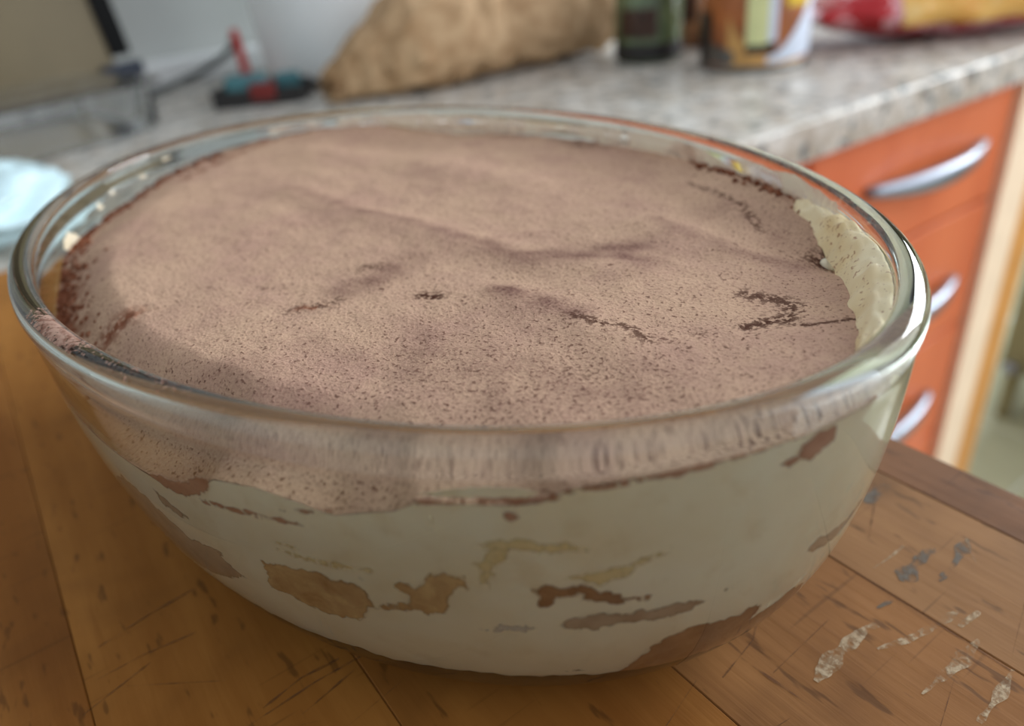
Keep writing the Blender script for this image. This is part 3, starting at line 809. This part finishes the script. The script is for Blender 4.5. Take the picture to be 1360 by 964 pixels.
# cocoa dust lying on the glass rim
n1, n2 = 160, 8
V, F = [], []
for i in range(n1 + 1):
    a = math.radians(-100 + 46 * i / n1)
    for j in range(n2 + 1):
        s = j / n2; ang = math.pi * (0.25 + 0.62 * s)
        o_ = 0.0020 - 0.0026 * math.cos(ang); 
        x, y, z = wall_pt(a, 0.982, o_)
        V.append((x, y, 0.982 * BH + 0.0016 * math.sin(ang) + ZO))
for i in range(n1):
    for j in range(n2): F.append((i * (n2 + 1) + j, i * (n2 + 1) + j + 1, (i + 1) * (n2 + 1) + j + 1, (i + 1) * (n2 + 1) + j))
rd_ = mesh_obj('rim_dust', V, F, 'cocoa_film', tira, True)
at = rd_.data.attributes.new('dens', 'FLOAT', 'POINT')
at.data.foreach_set('value', np.array([(math.exp(-((-100 + 46 * i / n1 + 81) / 6.0) ** 2) + 0.32 * math.exp(-((-100 + 46 * i / n1 + 66) / 6.0) ** 2) - 0.05) * (0.6 + 0.4 * j / n2) for i in range(n1 + 1) for j in range(n2 + 1)], dtype=np.float32))

# ------------------------------------------------------------------ things on the worktop behind
# white bucket
bk = empty('bucket', (0.456, 0.990, ZC)); tag(bk, 'large white plastic bucket standing behind the paper bag by the wall', 'bucket')
lathe('body', [(0.002, 0.0), (0.112, 0.0), (0.118, 0.004), (0.122, 0.02), (0.128, 0.12), (0.135, 0.25), (0.137, 0.255), (0.134, 0.257), (0.131, 0.25), (0.118, 0.02), (0.11, 0.012), (0.002, 0.01)], 'bucket', bk, 72)
lathe('rim_band', [(0.1335, 0.222), (0.1395, 0.226), (0.1400, 0.244), (0.1365, 0.250)], 'bucket', bk, 72)
lathe('base_shadow_ring', [(0.113, 0.0), (0.1205, 0.0), (0.1215, 0.008), (0.1195, 0.010)], 'dark', bk, 72)  # shadow at the bucket's foot, put in as a dark ring

# paper bag: faceted crumpled body, pleated mouth pinched at the narrow end
axis = [(0.345, 0.805, 0.022), (0.37, 0.798, 0.034), (0.41, 0.785, 0.050), (0.47, 0.785, 0.058), (0.54, 0.792, 0.060), (0.61, 0.792, 0.060), (0.665, 0.788, 0.058), (0.695, 0.787, 0.054)]
rads = [(0.016, 0.022), (0.030, 0.034), (0.044, 0.050), (0.050, 0.058), (0.050, 0.060), (0.050, 0.060), (0.049, 0.058), (0.044, 0.050)]
bagp = empty('paper_bag', (0.41, 0.79, ZC)); tag(bagp, 'crumpled brown paper bag lying on the granite in front of the bucket', 'bag')
rb_ = random.Random(21)
V, F = [], []; n1, n2 = 24, 22
for i in range(n1 + 1):
    u = i / n1 * (len(axis) - 1); k = min(int(u), len(axis) - 2); s = u - k; s2 = s * s * (3 - 2 * s)
    c = [axis[k][q] * (1 - s) + axis[k + 1][q] * s for q in range(3)]
    ry = rads[k][0] * (1 - s2) + rads[k + 1][0] * s2; rz = rads[k][1] * (1 - s2) + rads[k + 1][1] * s2
    for j in range(n2):
        a = 2 * math.pi * (j + 0.5 * (i % 2)) / n2; ca, sa = math.cos(a), math.sin(a); e = 0.6
        cr = 1.02 - 0.22 * abs(noise.noise(Vector((c[0] * 30, ca * 1.6, sa * 1.6)))) + rb_.uniform(-0.07, 0.05)
        y = c[1] + ry * cr * math.copysign(abs(ca) ** e, ca); z = c[2] + rz * cr * math.copysign(abs(sa) ** e, sa)
        V.append((c[0] - 0.41 + rb_.uniform(-0.003, 0.003), y - 0.79, max(z, 0.0008)))
for i in range(n1):
    for j in range(n2):
        k = (j + 1) % n2; a_, b_, c_, d_ = i * n2 + j, (i + 1) * n2 + j, (i + 1) * n2 + k, i * n2 + k
        F += [(a_, b_, c_), (a_, c_, d_)] if i % 2 else [(a_, b_, d_), (b_, c_, d_)]
F.append(tuple(range(n2))); F.append(tuple(n1 * n2 + j for j in range(n2))[::-1])
mesh_obj('body', V, F, 'paper', bagp)
V, F = [], []; n1, n2 = 5, 36
for i in range(n1 + 1):
    u = i / n1
    for j in range(n2):
        a = 2 * math.pi * j / n2; ca, sa = math.cos(a), math.sin(a); pl = 1 + (0.10 + 0.16 * u) * (1 if j % 2 else -1) + rb_.uniform(-0.06, 0.06)
        ry = 0.0155 + 0.002 * u; rz = 0.0222 - 0.008 * u
        V.append((0.347 - 0.016 * u - 0.41 + rb_.uniform(-0.002, 0.002), 0.805 + 0.012 * u + ry * ca * pl - 0.79, max(0.0008, 0.022 - 0.007 * u + rz * sa * pl)))
for i in range(n1):
    for j in range(n2):
        k = (j + 1) % n2; F.append((i * n2 + j, i * n2 + k, (i + 1) * n2 + k, (i + 1) * n2 + j))
mesh_obj('pleated_mouth', V, F, 'paper', bagp)
# blue packet behind the bag
bp = empty('blue_packet', (0.668, 1.10, ZC)); tag(bp, 'bright blue packet standing by the wall behind the paper bag', 'packet')
box('body', -0.036, 0.036, -0.02, 0.02, 0, 0.20, 'blue', bp, 0.006); box('seal', -0.034, 0.034, -0.003, 0.003, 0.195, 0.212, 'blue', bp, 0.001)

# dark jar and amber jar
def jar(name, loc, r, h, label, gm, fm, lid):
    e = empty(name, loc); tag(e, label, 'jar')
    lathe('glass', [(0.002, 0.0), (r * 0.86, 0.0), (r * 0.98, 0.004), (r, 0.012), (r, h * 0.78), (r * 0.92, h * 0.87), (r * 0.8, h * 0.9), (r * 0.8, h * 0.96), (0.002, h * 0.96)], gm, e, 40)
    lathe('contents', [(r * 1.002, 0.005), (r * 1.004, 0.014), (r * 1.004, h * 0.22), (r * 1.001, h * 0.23)], fm, e, 40)
    lathe('label_band', [(r * 1.001, h * 0.30), (r * 1.003, h * 0.31), (r * 1.003, h * 0.6), (r * 1.001, h * 0.61)], 'jarfood', e, 40, a0=3.0, a1=4.2)
    lathe('lid', [(r * 0.82, h * 0.9), (r * 0.88, h * 0.9), (r * 0.88, h), (r * 0.86, h * 1.01), (0.002, h * 1.01)], lid, e, 40)
jar('jar', (0.668, 0.670, ZC), 0.038, 0.095, 'dark green glass jar with black contents beside the end of the paper bag', 'jarglass', 'dark', 'pink')
jar('jar', (0.768, 0.700, ZC), 0.030, 0.10, 'smaller brown jar standing between the dark green jar and the tin', 'jarbrown', 'jarbrown', 'steel')

# printed tin
CX, CY, CR = 0.697, 0.545, 0.0545
tin = empty('tin', (CX, CY, ZC)); tag(tin, 'large printed tin in brown and tan with a lime stripe and white swoosh', 'tin')
lathe('body', [(0.002, 0.001), (CR - 0.003, 0.001), (CR - 0.001, 0.003), (CR - 0.0008, 0.148), (0.002, 0.148)], 'can_brown', tin, 72)
lathe('bottom_rim', [(CR - 0.004, 0.0), (CR + 0.0006, 0.0), (CR + 0.0008, 0.004), (CR - 0.0006, 0.006)], 'can_metal', tin, 72)
lathe('top_rim', [(CR - 0.0006, 0.144), (CR + 0.0008, 0.146), (CR + 0.0008, 0.150), (CR - 0.003, 0.150)], 'can_metal', tin, 72)
base_ang = math.atan2(-CY, -CX)      # the side turned to the room
def tin_panel(name, ang0, ang1, fz0, fz1, mat, off):
    n = 24; V, F = [], []
    for i in range(n + 1):
        u = i / n; a = base_ang + math.radians(ang0 + (ang1 - ang0) * u)
        for q in range(7):
            z = fz0(u) + (fz1(u) - fz0(u)) * q / 6; V.append(((CR + off) * math.cos(a), (CR + off) * math.sin(a), z))
    for i in range(n):
        for q in range(6): F.append((i * 7 + q, (i + 1) * 7 + q, (i + 1) * 7 + q + 1, i * 7 + q + 1))
    return mesh_obj(name, V, F, mat, tin, True)
tin_panel('tan_print', -28, 55, lambda u: 0.006, lambda u: 0.016 + 0.05 * (abs(u - 0.55) * 1.6) ** 2.2, 'can_tan', 0.0000)
tin_panel('dark_print', -88, -50, lambda u: 0.007, lambda u: 0.055, 'can_dark', 0.0001)
tin_panel('grey_print', -55, -20, lambda u: 0.008, lambda u: 0.03 - 0.01 * u, 'can_metal', 0.0002)
tin_panel('white_swoosh', 14, 80, lambda u: 0.008 + 0.004 * u, lambda u: 0.014 + 0.075 * u ** 1.6, 'can_white', 0.0002)
tin_panel('yellow_print', 32, 62, lambda u: 0.058, lambda u: 0.14, 'can_yellow', 0.0003)
tin_panel('dark_strip', -8, 22, lambda u: 0.018, lambda u: 0.028, 'can_dark', 0.0004)
tin_panel('lime_stripe', -8, 14, lambda u: 0.026, lambda u: 0.14, 'can_lime', 0.0005)
tin_panel('painted_highlight', 14, 23, lambda u: 0.028, lambda u: 0.14, 'can_white', 0.0005)  # highlight on the tin's side, painted as a pale strip

# snack package
def pillow(name, L, W, H, mat, parent, seed, u0=0.0, u1=1.0, off=0.0, arc=None):
    n1, n2 = 60, 40; V, F = [], []
    for i in range(n1 + 1):
        u = u0 + (u1 - u0) * i / n1; su = min(1, max(0, math.sin(math.pi * u))) ** 0.45
        for j in range(n2):
            a = 2 * math.pi * j / n2 if arc is None else math.radians(arc[0] + (arc[1] - arc[0]) * j / (n2 - 1))
            cr = 1 + 0.10 * noise.noise(Vector((u * 9 + seed, math.cos(a) * 2, math.sin(a) * 2)))
            y = W / 2 * math.cos(a) * (0.82 + 0.18 * su) * cr + off * math.cos(a); z = H / 2 * (1 + (math.sin(a) * su) * cr) + off * math.sin(a) * su
            V.append(((u - 0.5) * L, y, max(z, 0.0006)))
    for i in range(n1):
        for j in range(n2 if arc is None else n2 - 1):
            k = (j + 1) % n2; F.append((i * n2 + j, (i + 1) * n2 + j, (i + 1) * n2 + k, i * n2 + k))
    return mesh_obj(name, V, F, mat, parent, True)
pk = empty('snack_package', (0.926, 0.462, ZC), math.radians(-38)); tag(pk, 'glossy red and yellow snack package lying on the granite beside the tin', 'package')
pillow('wrapper', 0.32, 0.13, 0.070, 'wrap_red', pk, 3.0)
pillow('yellow_panel', 0.32, 0.13, 0.070, 'wrap_yellow', pk, 3.0, 0.26, 0.84, 0.0007, (-5, 205))
for q, (u, s) in enumerate(((-0.163, -1), (0.163, 1))):
    V, F = [], []
    for i in range(31):
        y = -0.052 + 0.104 * i / 30; zz = 0.035 + 0.004 * math.sin(i * 1.9)
        V += [(u - s * 0.012, y * 0.9, zz), (u + s * 0.012, y * 1.05, zz + 0.006 * math.sin(i * 1.1)), (u + s * 0.012, y * 1.05, zz + 0.0012 + 0.006 * math.sin(i * 1.1)), (u - s * 0.012, y * 0.9, zz + 0.0012)]
    for i in range(30):
        for j in range(4): F.append((i * 4 + j, i * 4 + (j + 1) % 4, i * 4 + 4 + (j + 1) % 4, i * 4 + 4 + j))
    mesh_obj('crimped_seal', V, F, 'wrap_clear', pk)
rb = empty('red_box', (0.795, 0.640, ZC), math.radians(-25)); tag(rb, 'small dark red carton between the tin and the snack package', 'box')
box('carton', -0.04, 0.04, -0.028, 0.028, 0, 0.028, 'darkred', rb, 0.002); box('lid_flap', -0.0405, 0.0405, -0.0285, 0.0285, 0.022, 0.0295, 'darkred', rb, 0.0015)

# small tray with bits, red stick, cable
tr = empty('plastic_tray', (0.290, 0.905, ZC), math.radians(-32)); tag(tr, 'small dark plastic tray on the granite in front of the bucket', 'tray')
bm = bmesh.new()
bmesh.ops.create_cube(bm, size=1); bmesh.ops.scale(bm, vec=(0.10, 0.06, 0.018), verts=bm.verts); bmesh.ops.translate(bm, vec=(0, 0, 0.009), verts=bm.verts)
tf = max(bm.faces, key=lambda f: f.calc_center_median().z)
r = bmesh.ops.inset_region(bm, faces=[tf], thickness=0.003); bmesh.ops.translate(bm, vec=(0, 0, -0.012), verts=tf.verts)
bm_obj('tub', bm, 'dark', tr)
box('handle', -0.058, -0.049, -0.012, 0.012, 0.012, 0.017, 'dark', tr, 0.002)
pt = box('teal_packet', -0.035, 0.010, -0.018, 0.004, 0.0, 0.026, 'teal', None, 0.004); pt.location = (0.285, 0.895, ZC + 0.0062); pt.rotation_euler = (0, 0, math.radians(-32)); tag(pt, 'teal packet lying in the small dark tray', 'packet')
pt = box('teal_packet', -0.014, 0.014, -0.013, 0.013, 0.0, 0.022, 'teal', None, 0.004); pt.location = (0.318, 0.893, ZC + 0.0062); pt.rotation_euler = (0, 0, math.radians(-20)); tag(pt, 'short teal packet at the end of the dark tray near the bag', 'packet')
pt = box('red_packet', -0.016, 0.012, -0.007, 0.007, 0.0, 0.018, 'darkred', None, 0.003); pt.location = (0.283, 0.877, ZC + 0.0062); pt.rotation_euler = (0, 0, math.radians(-32)); tag(pt, 'little dark red packet in the front of the dark tray', 'packet')
rs = empty('red_stick', (0.302, 0.986, ZC)); tag(rs, 'upright red plastic stick on a foot beside the white bucket', 'stick')
tube('stick', [(0, 0, 0.004), (-0.002, 0.0, 0.04), (-0.004, 0.0, 0.072)], lambda u: 0.0058 - 0.001 * u, 'red', rs)
box('foot', -0.012, 0.022, -0.012, 0.010, 0, 0.006, 'red', rs, 0.002)
cb = tube('power_cable', [(0.150, 1.05, ZC + 0.006), (0.19, 1.075, ZC + 0.006), (0.235, 1.09, ZC + 0.010), (0.275, 1.08, ZC + 0.022), (0.300, 1.05, ZC + 0.040), (0.318, 1.04, ZC + 0.052), (0.332, 1.10, ZC + 0.050), (0.34, 1.15, ZC + 0.045)], 0.0042, 'cable')
tag(cb, 'dark grey power cable rising along the white wall beside the bucket', 'cable')

# leaning beige panel with black trim
bpn = empty('beige_panel', (0.022, 1.075, ZC + 0.014)); tag(bpn, 'tall beige panel with a black edge strip leaning against the white wall', 'panel')
lean = math.radians(6)
bpn.rotation_euler = (-lean, math.radians(-4), 0)
n = 24; V, F = [], []
for i in range(n + 1):
    x = -0.16 + 0.315 * i / n; y = -0.018 * math.sin(math.pi * i / n) 
    V += [(x, y, 0.002), (x, y, 0.55), (x, 0.016, 0.55), (x, 0.016, 0.002)]
for i in range(n):
    for j in range(4): F.append((i * 4 + j, i * 4 + (j + 1) % 4, i * 4 + 4 + (j + 1) % 4, i * 4 + 4 + j))
F.append((0, 3, 2, 1)); F.append(tuple(n * 4 + q for q in range(4)))
mesh_obj('sheet', V, F, 'beige', bpn)
box('edge_strip', 0.153, 0.177, -0.006, 0.018, 0.030, 0.552, 'black', bpn, 0.003)
box('foot_clip', 0.135, 0.182, -0.02, 0.02, 0.004, 0.022, 'navy', bpn, 0.004)

# clear plastic box and pale blue bag at the left
cb2 = empty('clear_container', (0.055, 0.905, ZC), math.radians(18)); tag(cb2, 'clear plastic food container with bright edges behind the board', 'container')
bm = bmesh.new(); bmesh.ops.create_cube(bm, size=1); bmesh.ops.scale(bm, vec=(0.20, 0.15, 0.045), verts=bm.verts); bmesh.ops.translate(bm, vec=(0, 0, 0.0225), verts=bm.verts)
for v in bm.verts:
    if v.co.z < 0.01: v.co.x *= 0.9; v.co.y *= 0.88
bmesh.ops.bevel(bm, geom=[e for e in bm.edges if abs(e.verts[0].co.z - e.verts[1].co.z) > 0.01], offset=0.018, segments=4, affect='EDGES')
tf = max(bm.faces, key=lambda f: f.calc_center_median().z)
bmesh.ops.inset_region(bm, faces=[tf], thickness=0.002); bmesh.ops.translate(bm, vec=(0, 0, -0.042), verts=tf.verts)
bm_obj('tub', bm, 'glass_far', cb2)
box('lid', -0.103, 0.103, -0.078, 0.078, 0.0455, 0.050, 'glass_far', cb2, 0.002)
V, F = [], []; n1, n2 = 50, 40
for i in range(n1 + 1):
    for j in range(n2):
        p = math.pi * i / n1; q = 2 * math.pi * j / n2
        d = Vector((math.sin(p) * math.cos(q), math.sin(p) * math.sin(q), math.cos(p)))
        k = 1 - 0.35 * abs(noise.noise(d * 1.8 + Vector((5, 1, 0)))) - 0.12 * abs(noise.noise(d * 5))
        V.append((d.x * 0.085 * k, d.y * 0.080 * k, max(0.0006, 0.022 + d.z * 0.028 * k)))
for i in range(n1):
    for j in range(n2):
        k = (j + 1) % n2; F.append((i * n2 + j, (i + 1) * n2 + j, (i + 1) * n2 + k, i * n2 + k))
o = mesh_obj('plastic_bag', V, F, 'palecyan', None, True, (-0.035, 0.610, ZC)); tag(o, 'pale blue crumpled plastic bag lying past the end of the board', 'bag')
